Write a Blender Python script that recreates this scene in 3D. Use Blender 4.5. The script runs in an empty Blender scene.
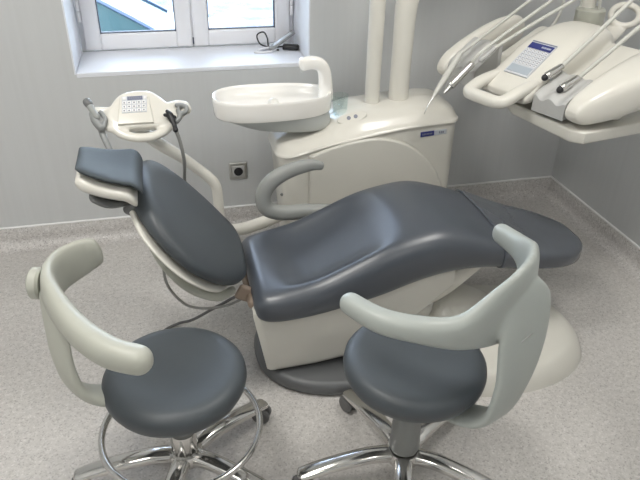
import bpy, bmesh, math, random
from mathutils import Vector, Matrix
random.seed(7)
PI = math.pi
S = bpy.context.scene
C = S.collection

# ------------------------------------------------------------------ materials
def mat(name, col, rough=0.5, metal=0.0, coat=0.0, emit=None, estr=0.0, spec=0.5, bump=0.0, bscale=200.0, vary=0.0, vscale=6.0):
    m = bpy.data.materials.new(name); m.use_nodes = True
    nt = m.node_tree; b = nt.nodes['Principled BSDF']
    b.inputs['Base Color'].default_value = (*col, 1)
    b.inputs['Roughness'].default_value = rough
    b.inputs['Metallic'].default_value = metal
    b.inputs['Coat Weight'].default_value = coat
    b.inputs['Coat Roughness'].default_value = 0.08
    b.inputs['Specular IOR Level'].default_value = spec
    if emit:
        b.inputs['Emission Color'].default_value = (*emit, 1)
        b.inputs['Emission Strength'].default_value = estr
    tc = nt.nodes.new('ShaderNodeTexCoord')
    if vary:
        nz = nt.nodes.new('ShaderNodeTexNoise'); nz.inputs['Scale'].default_value = vscale
        nz.inputs['Detail'].default_value = 4
        nt.links.new(tc.outputs['Object'], nz.inputs['Vector'])
        rp = nt.nodes.new('ShaderNodeValToRGB')
        rp.color_ramp.elements[0].position = 0.3; rp.color_ramp.elements[1].position = 0.7
        rp.color_ramp.elements[0].color = (*[c * (1 - vary) for c in col], 1)
        rp.color_ramp.elements[1].color = (*[min(1, c * (1 + vary)) for c in col], 1)
        nt.links.new(nz.outputs['Fac'], rp.inputs['Fac'])
        nt.links.new(rp.outputs['Color'], b.inputs['Base Color'])
    if bump:
        nb = nt.nodes.new('ShaderNodeTexNoise'); nb.inputs['Scale'].default_value = bscale
        nt.links.new(tc.outputs['Object'], nb.inputs['Vector'])
        bp = nt.nodes.new('ShaderNodeBump'); bp.inputs['Strength'].default_value = bump
        bp.inputs['Distance'].default_value = 0.002
        nt.links.new(nb.outputs['Fac'], bp.inputs['Height'])
        nt.links.new(bp.outputs['Normal'], b.inputs['Normal'])
    return m

def speckle(name, base, dark, light, scale=230.0):
    m = bpy.data.materials.new(name); m.use_nodes = True
    nt = m.node_tree; b = nt.nodes['Principled BSDF']
    tc = nt.nodes.new('ShaderNodeTexCoord')
    v = nt.nodes.new('ShaderNodeTexVoronoi'); v.inputs['Scale'].default_value = scale
    nt.links.new(tc.outputs['Object'], v.inputs['Vector'])
    sep = nt.nodes.new('ShaderNodeSeparateColor'); nt.links.new(v.outputs['Color'], sep.inputs['Color'])
    rp = nt.nodes.new('ShaderNodeValToRGB'); cr = rp.color_ramp
    cr.elements[0].position = 0.0; cr.elements[0].color = (*dark, 1)
    cr.elements[1].position = 1.0; cr.elements[1].color = (*light, 1)
    e = cr.elements.new(0.2); e.color = (*base, 1)
    e = cr.elements.new(0.75); e.color = (*base, 1)
    nt.links.new(sep.outputs['Red'], rp.inputs['Fac'])
    n2 = nt.nodes.new('ShaderNodeTexNoise'); n2.inputs['Scale'].default_value = 60; n2.inputs['Detail'].default_value = 5
    nt.links.new(tc.outputs['Object'], n2.inputs['Vector'])
    r2 = nt.nodes.new('ShaderNodeValToRGB')
    r2.color_ramp.elements[0].position = 0.3; r2.color_ramp.elements[0].color = (0.86, 0.86, 0.86, 1)
    r2.color_ramp.elements[1].position = 0.7; r2.color_ramp.elements[1].color = (1.05, 1.05, 1.05, 1)
    nt.links.new(n2.outputs['Fac'], r2.inputs['Fac'])
    mx = nt.nodes.new('ShaderNodeMix'); mx.data_type = 'RGBA'; mx.blend_type = 'MULTIPLY'
    mx.inputs['Factor'].default_value = 1
    nt.links.new(rp.outputs['Color'], mx.inputs['A']); nt.links.new(r2.outputs['Color'], mx.inputs['B'])
    nt.links.new(mx.outputs['Result'], b.inputs['Base Color'])
    b.inputs['Roughness'].default_value = 0.42
    return m

def wallmat(name, col):
    m = bpy.data.materials.new(name); m.use_nodes = True
    nt = m.node_tree; b = nt.nodes['Principled BSDF']
    tc = nt.nodes.new('ShaderNodeTexCoord')
    mp = nt.nodes.new('ShaderNodeMapping'); mp.inputs['Scale'].default_value = (60, 60, 1.5)
    nt.links.new(tc.outputs['Object'], mp.inputs['Vector'])
    n = nt.nodes.new('ShaderNodeTexNoise'); n.inputs['Scale'].default_value = 1.0; n.inputs['Detail'].default_value = 3
    nt.links.new(mp.outputs['Vector'], n.inputs['Vector'])
    rp = nt.nodes.new('ShaderNodeValToRGB')
    rp.color_ramp.elements[0].position = 0.3; rp.color_ramp.elements[1].position = 0.7
    rp.color_ramp.elements[0].color = (*[c * 0.98 for c in col], 1)
    rp.color_ramp.elements[1].color = (*[c * 1.01 for c in col], 1)
    nt.links.new(n.outputs['Fac'], rp.inputs['Fac'])
    nt.links.new(rp.outputs['Color'], b.inputs['Base Color'])
    b.inputs['Roughness'].default_value = 0.55
    return m

def glassmat(name, tint=(0.93, 0.97, 1.0)):
    m = bpy.data.materials.new(name); m.use_nodes = True
    nt = m.node_tree; nt.nodes.remove(nt.nodes['Principled BSDF'])
    out = nt.nodes['Material Output']
    tr = nt.nodes.new('ShaderNodeBsdfTransparent'); tr.inputs['Color'].default_value = (*tint, 1)
    gl = nt.nodes.new('ShaderNodeBsdfGlossy'); gl.inputs['Roughness'].default_value = 0.02
    fr = nt.nodes.new('ShaderNodeFresnel'); fr.inputs['IOR'].default_value = 1.45
    mx = nt.nodes.new('ShaderNodeMixShader')
    nt.links.new(fr.outputs[0], mx.inputs[0]); nt.links.new(tr.outputs[0], mx.inputs[1]); nt.links.new(gl.outputs[0], mx.inputs[2])
    nt.links.new(mx.outputs[0], out.inputs['Surface'])
    return m

M = {}
M['wall'] = wallmat('wall_paint', (0.57, 0.582, 0.588))
M['ceil'] = mat('ceiling_paint', (0.88, 0.88, 0.86), 0.8, vary=0.02)
M['floor'] = speckle('speckled_vinyl', (0.545, 0.525, 0.505), (0.38, 0.365, 0.35), (0.63, 0.61, 0.595))
M['cove'] = speckle('speckled_cove', (0.55, 0.53, 0.515), (0.34, 0.32, 0.31), (0.70, 0.68, 0.67))
M['cap'] = mat('white_cove_cap', (0.78, 0.78, 0.78), 0.5)
M['upvc'] = mat('white_upvc', (0.83, 0.83, 0.86), 0.35, vary=0.015)
M['sill'] = mat('white_sill_paint', (0.78, 0.80, 0.85), 0.45, vary=0.02)
M['gasket'] = mat('dark_gasket', (0.05, 0.06, 0.09), 0.6)
M['glass'] = glassmat('window_glass')
M['cream'] = mat('cream_gloss_plastic', (0.73, 0.71, 0.65), 0.28, coat=0.35, vary=0.015)
M['cream2'] = mat('cream_casing_plastic', (0.655, 0.64, 0.585), 0.3, coat=0.3, vary=0.015)
M['white'] = mat('white_ceramic', (0.92, 0.90, 0.86), 0.16, coat=0.5, vary=0.01)
M['pan'] = mat('pale_grey_plastic', (0.52, 0.54, 0.53), 0.4)
M['uph'] = mat('slate_upholstery', (0.062, 0.072, 0.088), 0.33, spec=0.75, bump=0.12, bscale=500, vary=0.06, vscale=8)
M['uph2'] = mat('slate_stool_upholstery', (0.058, 0.068, 0.077), 0.45, spec=0.5, bump=0.12, bscale=500, vary=0.06, vscale=8)
M['head'] = mat('slate_headrest_vinyl', (0.062, 0.073, 0.082), 0.60, spec=0.22, bump=0.12, bscale=500, vary=0.06, vscale=8)
M['cover'] = mat('grey_plastic_foot_sheet', (0.085, 0.094, 0.110), 0.27, bump=1.0, bscale=11, vary=0.08)
M['greyarm'] = mat('grey_plastic_arm', (0.30, 0.31, 0.30), 0.42, vary=0.03)
M['stoolarm'] = mat('beige_grey_stool_plastic', (0.42, 0.425, 0.375), 0.42, vary=0.02)
M['stoolarm2'] = mat('cool_grey_stool_plastic', (0.37, 0.395, 0.375), 0.38, vary=0.02)
M['chrome'] = mat('polished_aluminium', (0.66, 0.65, 0.63), 0.16, metal=1.0, vary=0.04)
M['steel'] = mat('brushed_steel', (0.60, 0.60, 0.58), 0.28, metal=1.0)
M['caster'] = mat('dark_caster_plastic', (0.12, 0.12, 0.12), 0.5, vary=0.05)
M['post'] = mat('grey_post_plastic', (0.20, 0.205, 0.20), 0.4)
M['darkbase'] = mat('dark_grey_base', (0.12, 0.125, 0.13), 0.4, vary=0.05)
M['holder'] = mat('grey_holder_rubber', (0.48, 0.48, 0.47), 0.45, vary=0.02)
M['dgrey'] = mat('dark_grey_plastic', (0.15, 0.155, 0.155), 0.4)
M['mgrey'] = mat('mid_grey_plastic', (0.27, 0.28, 0.28), 0.4)
M['black'] = mat('black_plastic', (0.015, 0.015, 0.018), 0.4)
M['hose'] = mat('pale_hose_silicone', (0.58, 0.58, 0.54), 0.45)
M['ghose'] = mat('grey_hose_rubber', (0.27, 0.27, 0.26), 0.5)
M['dhose'] = mat('dark_cord_rubber', (0.11, 0.11, 0.11), 0.5)
M['navy'] = mat('navy_print', (0.03, 0.04, 0.19), 0.35)
M['silver'] = mat('silver_print', (0.50, 0.53, 0.57), 0.4)
M['keys'] = mat('silver_membrane', (0.60, 0.62, 0.66), 0.4, vary=0.02)
M['key'] = mat('white_key', (0.80, 0.80, 0.80), 0.4)
M['ink'] = mat('grey_print', (0.22, 0.23, 0.28), 0.5)
M['lcd'] = mat('grey_lcd', (0.42, 0.47, 0.53), 0.2)
M['lcd2'] = mat('blue_grey_lcd', (0.20, 0.22, 0.30), 0.2)
M['tan'] = mat('tan_bracket', (0.27, 0.21, 0.165), 0.5)
M['clear'] = glassmat('clear_tumbler_glass', (0.95, 0.985, 0.98))
_n = M['clear'].node_tree; _l = _n.nodes['Mix Shader'].inputs[0].links[0]; _n.links.remove(_l); _n.nodes['Mix Shader'].inputs[0].default_value = 0.10
M['snow'] = mat('shadow_patched_snow', (0.12, 0.145, 0.175), 0.8, bump=0.6, bscale=3, vary=0.5, vscale=2.2)  # snow colour darkened against overexposure; its patches imitate bluish shadows
M['carpaint'] = mat('dark_blue_car_paint', (0.03, 0.05, 0.09), 0.3, spec=0.3)
M['carglass'] = mat('teal_car_glass', (0.012, 0.035, 0.042), 0.28, spec=0.25)
M['tyre'] = mat('tyre_rubber', (0.03, 0.03, 0.03), 0.7)
M['bark'] = mat('dark_bark', (0.10, 0.09, 0.11), 0.8)
M['lamp'] = mat('lamp_diffuser', (0.9, 0.9, 0.9), 0.5, emit=(1.0, 0.97, 0.90), estr=3.0)

# ------------------------------------------------------------------ helpers
def tag(o, label=None, cat=None, group=None, kind=None):
    if label: o['label'] = label
    if cat: o['category'] = cat
    if group: o['group'] = group
    if kind: o['kind'] = kind
    return o

def thing(name, label, cat, loc=(0, 0, 0), rz=0.0, group=None):
    o = bpy.data.objects.new(name, None); C.objects.link(o)
    o.empty_display_size = 0.05
    o.location = loc; o.rotation_euler = (0, 0, rz)
    return tag(o, label, cat, group)

def obj(name, bm, m, parent=None, smooth=True, angle=40, mods=()):
    bmesh.ops.recalc_face_normals(bm, faces=bm.faces[:])
    me = bpy.data.meshes.new(name); bm.to_mesh(me); bm.free()
    me.materials.append(m)
    o = bpy.data.objects.new(name, me); C.objects.link(o)
    if parent: o.parent = parent
    if smooth:
        try: me.shade_smooth()
        except Exception:
            for p in me.polygons: p.use_smooth = True
        if angle and not mods:
            try: me.set_sharp_from_angle(angle=math.radians(angle))
            except Exception: pass
        for p in me.polygons:
            if len(p.vertices) > 8: p.use_smooth = False
    for md in mods:
        k = md[0]
        if k == 'remesh':
            x = o.modifiers.new('Remesh', 'REMESH'); x.mode = 'VOXEL'; x.voxel_size = md[1]; x.use_smooth_shade = True
            if len(md) > 2:
                y = o.modifiers.new('Smooth', 'SMOOTH'); y.factor = 0.5; y.iterations = md[2]
        elif k == 'subsurf':
            x = o.modifiers.new('Subdivision', 'SUBSURF'); x.levels = x.render_levels = md[1]
        elif k == 'bevel':
            x = o.modifiers.new('Bevel', 'BEVEL'); x.width = md[1]; x.segments = 3; x.limit_method = 'ANGLE'
    return o

def new(): return bmesh.new()

def rings(bm, rs, cap0=True, cap1=True, closed=True):
    vs = [[bm.verts.new(p) for p in r] for r in rs]
    n = len(vs[0])
    for a, b in zip(vs, vs[1:]):
        for i in range(n if closed else n - 1):
            j = (i + 1) % n
            bm.faces.new((a[i], a[j], b[j], b[i]))
    if cap0: bm.faces.new(vs[0][::-1])
    if cap1: bm.faces.new(vs[-1])
    return vs

def box(bm, c, s, rot=None):
    m = Matrix.Translation(c) @ (rot.to_4x4() if rot else Matrix()) @ Matrix.Diagonal((*s, 1))
    bmesh.ops.create_cube(bm, size=1, matrix=m)

def rbox(bm, c, s, r=0.01, rot=None, seg=3):
    t = bmesh.new(); bmesh.ops.create_cube(t, size=1, matrix=Matrix.Diagonal((*s, 1)))
    bmesh.ops.bevel(t, geom=t.edges[:], offset=min(r, min(s) * 0.49), segments=seg, profile=0.5, affect='EDGES')
    m = Matrix.Translation(c) @ (rot.to_4x4() if rot else Matrix())
    bmesh.ops.transform(t, matrix=m, verts=t.verts[:])
    merge(bm, t)

def merge(bm, t):
    mp = {}
    for v in t.verts: mp[v] = bm.verts.new(v.co)
    for f in t.faces:
        try: bm.faces.new([mp[v] for v in f.verts])
        except ValueError: pass
    t.free()

def cr(pts, n=8):
    """Catmull-Rom through pts (any dimension tuple)."""
    out = []
    P = [pts[0]] + list(pts) + [pts[-1]]
    for i in range(1, len(P) - 2):
        p0, p1, p2, p3 = P[i - 1], P[i], P[i + 1], P[i + 2]
        for k in range(n):
            t = k / n
            out.append(tuple(0.5 * ((2 * b) + (-a + c) * t + (2 * a - 5 * b + 4 * c - d) * t * t + (-a + 3 * b - 3 * c + d) * t ** 3)
                             for a, b, c, d in zip(p0, p1, p2, p3)))
    out.append(tuple(pts[-1]))
    return out

def sweep(bm, path, n=16, up=None, e=2.0, round0=True, round1=True, smooth=8):
    """path: (x,y,z,ra[,rb]) ; ra along side, rb along up. Rounded ends."""
    pp = [p if len(p) == 5 else (*p, p[3]) for p in path]
    if smooth: pp = cr(pp, smooth)
    P = [Vector(p[:3]) for p in pp]
    fr = []
    T = [(P[min(i + 1, len(P) - 1)] - P[max(i - 1, 0)]).normalized() for i in range(len(P))]
    u = Vector(up) if up else (Vector((0, 0, 1)) if abs(T[0].z) < 0.9 else Vector((1, 0, 0)))
    for i, t in enumerate(T):
        if not up and i: u = fr[-1][1]
        s = t.cross(u)
        if s.length < 1e-5: s = t.orthogonal()
        s.normalize(); w = s.cross(t).normalized()
        fr.append((s, w))
    def ring(c, s, w, ra, rb):
        r = []
        for k in range(n):
            a = 2 * PI * k / n; ca, sa = math.cos(a), math.sin(a)
            x = math.copysign(abs(ca) ** (2 / e), ca); y = math.copysign(abs(sa) ** (2 / e), sa)
            r.append(c + s * (x * ra) + w * (y * rb))
        return r
    rs = []
    K = 5
    if round0:
        for k in range(K):
            a = (k + 0.35) / (K + 0.35) * PI / 2
            rr = min(pp[0][3], pp[0][4])
            rs.append(ring(P[0] - T[0] * (rr * math.cos(a)), *fr[0], pp[0][3] * math.sin(a), pp[0][4] * math.sin(a)))
    for i in range(len(P)):
        rs.append(ring(P[i], *fr[i], pp[i][3], pp[i][4]))
    if round1:
        for k in reversed(range(K)):
            a = (k + 0.35) / (K + 0.35) * PI / 2
            rr = min(pp[-1][3], pp[-1][4])
            rs.append(ring(P[-1] + T[-1] * (rr * math.cos(a)), *fr[-1], pp[-1][3] * math.sin(a), pp[-1][4] * math.sin(a)))
    rings(bm, rs)

def tube(bm, pts, r, n=12, smooth=8, **k):
    sweep(bm, [(*p, r) for p in pts], n=n, smooth=smooth, **k)

def lathe(bm, prof, c=(0, 0, 0), n=40, axis=None):
    """prof: (r, z) list from bottom to top."""
    rs = []
    q = Vector((0, 0, 1)).rotation_difference(Vector(axis)) if axis else None
    for r, z in prof:
        ring = []
        for k in range(n):
            a = 2 * PI * k / n
            v = Vector((max(r, 1e-4) * math.cos(a), max(r, 1e-4) * math.sin(a), z))
            if q: v = q @ v
            ring.append(v + Vector(c))
        rs.append(ring)
    rings(bm, rs)

def torus(bm, c, R, r, axis=(0, 0, 1), n=48, m=10, sx=1.0, sy=1.0):
    q = Vector((0, 0, 1)).rotation_difference(Vector(axis))
    vs = []
    for i in range(n):
        a = 2 * PI * i / n; row = []
        for j in range(m):
            b = 2 * PI * j / m
            v = Vector(((R + r * math.cos(b)) * math.cos(a) * sx, (R + r * math.cos(b)) * math.sin(a) * sy, r * math.sin(b)))
            row.append(bm.verts.new(q @ v + Vector(c)))
        vs.append(row)
    for i in range(n):
        for j in range(m):
            bm.faces.new((vs[i][j], vs[(i + 1) % n][j], vs[(i + 1) % n][(j + 1) % m], vs[i][(j + 1) % m]))

def poly_prism(bm, pts, z0, z1, bev=0.0, mtx=None, seg=4):
    """2D outline (ccw) extruded along z with rounded edges (offset along normals)."""
    n = len(pts)
    nor = []
    for i in range(n):
        a = Vector(pts[i - 1]); b = Vector(pts[i]); c = Vector(pts[(i + 1) % n])
        t = (c - a).normalized(); nor.append(Vector((t.y, -t.x)))
    def lay(off, z): return [Vector((p[0] - nr.x * off, p[1] - nr.y * off, z)) for p, nr in zip(pts, nor)]
    rs = []
    if bev:
        for k in range(seg + 1):
            a = k / seg * PI / 2
            rs.append(lay(bev * (1 - math.sin(a)), z0 + bev * (1 - math.cos(a))))
        for k in range(seg + 1):
            a = k / seg * PI / 2
            rs.append(lay(bev * (1 - math.cos(a)), z1 - bev * (1 - math.sin(a))))
    else:
        rs = [lay(0, z0), lay(0, z1)]
    if mtx: rs = [[mtx @ v for v in r] for r in rs]
    rings(bm, rs)

def smooth_outline(pts, n=6):
    P = list(pts) + [pts[0], pts[1], pts[2]]
    P = [pts[-1]] + P
    out = []
    for i in range(1, len(pts) + 1):
        p0, p1, p2, p3 = P[i - 1], P[i], P[i + 1], P[i + 2]
        for k in range(n):
            t = k / n
            out.append(tuple(0.5 * ((2 * b) + (-a + c) * t + (2 * a - 5 * b + 4 * c - d) * t * t + (-a + 3 * b - 3 * c + d) * t ** 3)
                             for a, b, c, d in zip(p0, p1, p2, p3)))
    area = sum(out[i - 1][0] * out[i][1] - out[i][0] * out[i - 1][1] for i in range(len(out)))
    return out if area > 0 else out[::-1]

def interp(tab, x):
    if x <= tab[0][0]: return tab[0][1]
    for (a, va), (b, vb) in zip(tab, tab[1:]):
        if x <= b:
            t = (x - a) / (b - a); t = t * t * (3 - 2 * t) * 0.5 + t * 0.5
            return va + (vb - va) * t
    return tab[-1][1]

def hermite(tab, x):
    """monotone-ish smooth interpolation (Catmull-Rom in non-uniform knots)."""
    if x <= tab[0][0]: return tab[0][1]
    if x >= tab[-1][0]: return tab[-1][1]
    n = len(tab)
    for i in range(n - 1):
        if tab[i][0] <= x <= tab[i + 1][0]:
            x0, y0 = tab[i]; x1, y1 = tab[i + 1]
            def sl(j):
                if j == 0 or j == n - 1:
                    k = 0 if j == 0 else n - 2
                    return (tab[k + 1][1] - tab[k][1]) / (tab[k + 1][0] - tab[k][0])
                return (tab[j + 1][1] - tab[j - 1][1]) / (tab[j + 1][0] - tab[j - 1][0])
            h = x1 - x0; t = (x - x0) / h; m0 = sl(i) * h; m1 = sl(i + 1) * h
            return (2 * t**3 - 3 * t**2 + 1) * y0 + (t**3 - 2 * t**2 + t) * m0 + (-2 * t**3 + 3 * t**2) * y1 + (t**3 - t**2) * m1

# ------------------------------------------------------------------ the room
XL, XR, YF, YB, ZC = -1.95, 1.985, -1.7, 2.774, 2.75
TH = 0.42                                     # thickness of the outer wall
WX0, WX1, WZ0, WZ1 = -0.366, 0.630, 0.786, 2.10   # window opening

def struct(name, bm, m, parent=None, smooth=False, **k):
    o = obj(name, bm, m, parent, smooth=smooth, **k)
    if not parent: o['kind'] = 'structure'
    return o

b = new(); box(b, ((XL + XR) / 2, (YF + YB) / 2, -0.05), (XR - XL + 0.2, YB - YF + 0.2, 0.1)); struct('floor', b, M['floor'])
b = new(); box(b, ((XL + XR) / 2, (YF + YB) / 2, ZC + 0.05), (XR - XL + 0.2, YB - YF + 0.2, 0.1)); struct('ceiling', b, M['ceil'])
b = new(); box(b, (XR + 0.05, (YF + YB) / 2, ZC / 2), (0.1, YB - YF, ZC)); struct('wall_right', b, M['wall'])
b = new(); box(b, (XL - 0.05, (YF + YB) / 2, ZC / 2), (0.1, YB - YF, ZC)); struct('wall_left', b, M['wall'])
b = new(); box(b, ((XL + XR) / 2, YF - 0.05, ZC / 2), (XR - XL, 0.1, ZC)); struct('wall_front', b, M['wall'])
b = new()                                                       # back wall with its opening, one piece
ys = (YB, YB + TH)
X4 = (XL - 0.1, WX0, WX1, XR + 0.1); Z4 = (0, WZ0, WZ1, ZC)
g = {}
for y in ys:
    for x in X4:
        for z in Z4: g[x, z, y] = b.verts.new((x, y, z))
for i in range(3):
    for j in range(3):
        if i == 1 and j == 1: continue
        q = [(X4[i], Z4[j]), (X4[i + 1], Z4[j]), (X4[i + 1], Z4[j + 1]), (X4[i], Z4[j + 1])]
        for y in ys: b.faces.new([g[x, z, y] for x, z in q])
for a, c in (((WX0, WZ0), (WX1, WZ0)), ((WX1, WZ0), (WX1, WZ1)), ((WX1, WZ1), (WX0, WZ1)), ((WX0, WZ1), (WX0, WZ0))):
    b.faces.new([g[(*a, ys[0])], g[(*c, ys[0])], g[(*c, ys[1])], g[(*a, ys[1])]])
wb = struct('wall_back', b, M['wall'])

# plaster reveal lining of the window niche (white painted)
b = new()
d = 0.338
box(b, (WX0 + 0.003, YB + d / 2, (WZ0 + WZ1) / 2), (0.006, d - 0.001, WZ1 - WZ0))
box(b, (WX1 - 0.003, YB + d / 2, (WZ0 + WZ1) / 2), (0.006, d - 0.001, WZ1 - WZ0))
box(b, ((WX0 + WX1) / 2, YB + d / 2, WZ1 - 0.003), (WX1 - WX0, d - 0.001, 0.006))
struct('trim_1', b, M['sill'])
b = new(); rbox(b, ((WX0 + WX1) / 2, YB + d / 2 - 0.002, WZ0 - 0.004), (WX1 - WX0 - 0.013, d, 0.02), 0.004)
struct('trim_2', b, M['sill'])

# speckled coved skirting with a white cap line
def cove(name, p0, p1, inward):
    R = 0.045
    prof = [(0.0, 0.104), (0.006, 0.1), (0.007, R)]
    for k in range(1, 7):
        a = k / 6 * PI / 2
        prof.append((0.007 + R - R * math.cos(a), R - R * math.sin(a) + 0.0015))
    prof += [(0.007 + R + 0.012, 0.0008), (0.0, 0.0)]
    bm = new(); rs = []
    for p in (p0, p1): rs.append([Vector((p[0] + inward[0] * u, p[1] + inward[1] * u, z)) for u, z in prof])
    rings(bm, rs)
    o = struct(name, bm, M['cove'], smooth=True, angle=60)
    bm = new(); rs = []
    pr = [(0, 0.100), (0.0075, 0.0985), (0.0075, 0.103), (0, 0.106)]
    for p in (p0, p1): rs.append([Vector((p[0] + inward[0] * u, p[1] + inward[1] * u, z)) for u, z in pr])
    rings(bm, rs)
    obj('cap_strip', bm, M['cap'], o, smooth=False)
cove('baseboard_back', (XL, YB), (XR, YB), (0, -1))
cove('baseboard_right', (XR, YF), (XR, YB), (-1, 0))
cove('baseboard_left', (XL, YF), (XL, YB), (1, 0))
cove('baseboard_front', (XL, YF), (XR, YF), (0, 1))

# window: fixed frame, two sashes with panes and hinges
WY = YB + 0.335
W = bpy.data.objects.new('window_1', None); C.objects.link(W); W['kind'] = 'structure'; W.location = (0, 0, 0)
def frame_bm(x0, x1, z0, z1, w, y0, y1, bev=0.006):
    bm = new()
    yc, dy = (y0 + y1) / 2, y1 - y0
    rbox(bm, ((x0 + w / 2), yc, (z0 + z1) / 2), (w, dy, z1 - z0), bev)
    rbox(bm, ((x1 - w / 2), yc, (z0 + z1) / 2), (w, dy, z1 - z0), bev)
    rbox(bm, ((x0 + x1) / 2, yc, z0 + w / 2), (x1 - x0 - 2 * w + 0.004, dy, w), bev)
    rbox(bm, ((x0 + x1) / 2, yc, z1 - w / 2), (x1 - x0 - 2 * w + 0.004, dy, w), bev)
    return bm
obj('window_frame', frame_bm(WX0 + 0.006, WX1 - 0.006, WZ0 + 0.006, WZ1 - 0.006, 0.05, WY + 0.006, WY + 0.07), M['upvc'], W)
xm = 0.143
for i, (x0, x1) in enumerate(((WX0 + 0.026, xm - 0.002), (xm + 0.002, WX1 - 0.026))):
    z0, z1 = WZ0 + 0.012, WZ1 - 0.02
    s = obj('sash', frame_bm(x0, x1, z0, z1, 0.072, WY - 0.018, WY + 0.03, 0.010), M['upvc'], W)
    obj('gasket', frame_bm(x0 + 0.070, x1 - 0.070, z0 + 0.070, z1 - 0.070, 0.006, WY - 0.006, WY + 0.02, 0.001), M['gasket'], s)
    bm = new(); box(bm, ((x0 + x1) / 2, WY + 0.008, (z0 + z1) / 2), (x1 - x0 - 0.146, 0.006, z1 - z0 - 0.146))
    obj('pane', bm, M['glass'], s, smooth=False)
    hx = x0 - 0.006 if i == 0 else x1 + 0.006
    for hz in (z0 + 0.13, z1 - 0.16):
        bm = new()
        for k in (0, 1): lathe(bm, [(0.001, 0), (0.0085, 0.001), (0.0085, 0.043), (0.001, 0.044)], (hx, WY - 0.024, hz + k * 0.047), 14)
        obj('hinge', bm, M['upvc'], s)
bm = new(); rbox(bm, (xm, WY - 0.021, 1.42), (0.03, 0.006, 0.14), 0.004)
tube(bm, [(xm, WY - 0.02, 1.42), (xm, WY - 0.06, 1.42)], 0.008, smooth=0); tube(bm, [(xm, WY - 0.06, 1.425), (xm, WY - 0.06, 1.31)], 0.009, smooth=0)
obj('window_handle', bm, M['upvc'], W)
bm = new(); box(bm, (xm, WY - 0.019, WZ0 + 0.04), (0.005, 0.004, 0.03)); obj('latch_slot', bm, M['gasket'], W, smooth=False)
bm = new(); box(bm, (xm, WY + 0.01, (WZ0 + WZ1) / 2), (0.012, 0.03, WZ1 - WZ0 - 0.05)); obj('mullion_seal', bm, M['upvc'], W, smooth=False)

# ------------------------------------------------------------------ outside
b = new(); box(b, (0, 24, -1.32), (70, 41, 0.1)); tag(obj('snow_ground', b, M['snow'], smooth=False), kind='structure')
# parked car
def car():
    t = thing('car', 'dark blue parked car on the snow outside, seen through the left window pane', 'car', (-0.95, 8.6, -1.27))
    prof = [(-2.1, 0.28), (-2.15, 0.6), (-2.0, 0.88), (-1.5, 0.95), (0.9, 0.95), (1.5, 0.86), (2.0, 0.72), (2.12, 0.5), (2.1, 0.28)]
    bm = new()
    rs = []
    for y, k in ((-0.88, 0.96), (-0.8, 1.0), (0.8, 1.0), (0.88, 0.96)):
        rs.append([Vector((x * (0.99 if k < 1 else 1), y, 0.28 + (z - 0.28) * k)) for x, z in prof])
    rings(bm, rs); obj('car_body', bm, M['carpaint'], t, mods=(('bevel', 0.03),))
    def cab(yo, shrink):
        pr = cr([(-1.75, 0.93), (-1.2, 1.32), (-0.5, 1.46), (0.1, 1.43), (0.55, 1.22), (1.05, 0.93)], 5)
        return [Vector((x, yo - math.copysign(shrink * max(0, z - 0.93), yo), z)) for x, z in pr]
    bm = new(); rings(bm, [cab(-0.80, 0.3), cab(0.80, 0.3)], closed=True); obj('cabin_glass', bm, M['carglass'], t, angle=30)
    bm = new()
    for sy in (-1, 1):
        pth = [(x, sy * (0.80 - 0.3 * max(0, z - 0.93)), z + 0.012, 0.035, 0.022) for x, z in
               [(-1.75, 0.93), (-1.2, 1.32), (-0.5, 1.46), (0.1, 1.43), (0.55, 1.22), (1.05, 0.93)]]
        sweep(bm, pth, n=8)
        sweep(bm, [(-0.25, sy * 0.80, 0.93, 0.03, 0.03), (-0.28, sy * 0.65, 1.44, 0.03, 0.03)], n=8, smooth=0)
    for x0, z0 in ((-1.2, 1.33), (-0.85, 1.41), (-0.5, 1.46), (-0.2, 1.455), (0.1, 1.44)):
        box(bm, (x0, 0, z0 + 0.005), (0.36, 1.32, 0.025))
    obj('roof', bm, M['carpaint'], t)
    bm = new(); rbox(bm, (0.48, -0.97, 1.0), (0.16, 0.2, 0.15), 0.05); obj('wing_mirror', bm, M['mgrey'], t)
    for wx in (-1.35, 1.35):
        for wy in (-0.8, 0.8):
            bm = new(); lathe(bm, [(0.01, -0.1), (0.26, -0.1), (0.32, -0.07), (0.32, 0.07), (0.26, 0.1), (0.01, 0.1)], (wx, wy, 0.32), 24, axis=(0, 1, 0))
            obj('wheel', bm, M['tyre'], t)
    return t
car()
# bare branch lying on the snow and a leafless shrub
b = new(); sweep(b, [(-0.15, 10.2, -1.24, 0.02), (0.3, 9.9, -1.23, 0.022), (0.75, 9.5, -1.25, 0.015)], n=8)
sweep(b, [(0.3, 9.9, -1.23, 0.012), (0.5, 9.95, -1.2, 0.006)], n=6, smooth=0)
tag(obj('branch', b, M['bark']), 'thin dark bare branch lying across the bright snow outside', 'branch')
t = thing('shrub', 'dark leafless shrub in the snow outside, behind the right window pane', 'shrub', (1.95, 9.3, -1.27))
b = new()
for k in range(26):
    a = random.uniform(0, 2 * PI); L = random.uniform(0.3, 0.75); lean = random.uniform(0.1, 0.5)
    e1 = (math.cos(a) * lean * L, math.sin(a) * lean * L, L)
    sweep(b, [(0, 0, 0, 0.02), (e1[0] * 0.5, e1[1] * 0.5, L * 0.6, 0.014), (*e1, 0.005)], n=6, smooth=3)
    for q in range(3):
        a2 = a + random.uniform(-1, 1)
        sweep(b, [(e1[0] * 0.6, e1[1] * 0.6, L * 0.65, 0.008), (e1[0] * 0.6 + math.cos(a2) * 0.14, e1[1] * 0.6 + math.sin(a2) * 0.14, L * 0.65 + 0.12, 0.004)], n=5, smooth=0)
obj('twigs', b, M['bark'], t)

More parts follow.
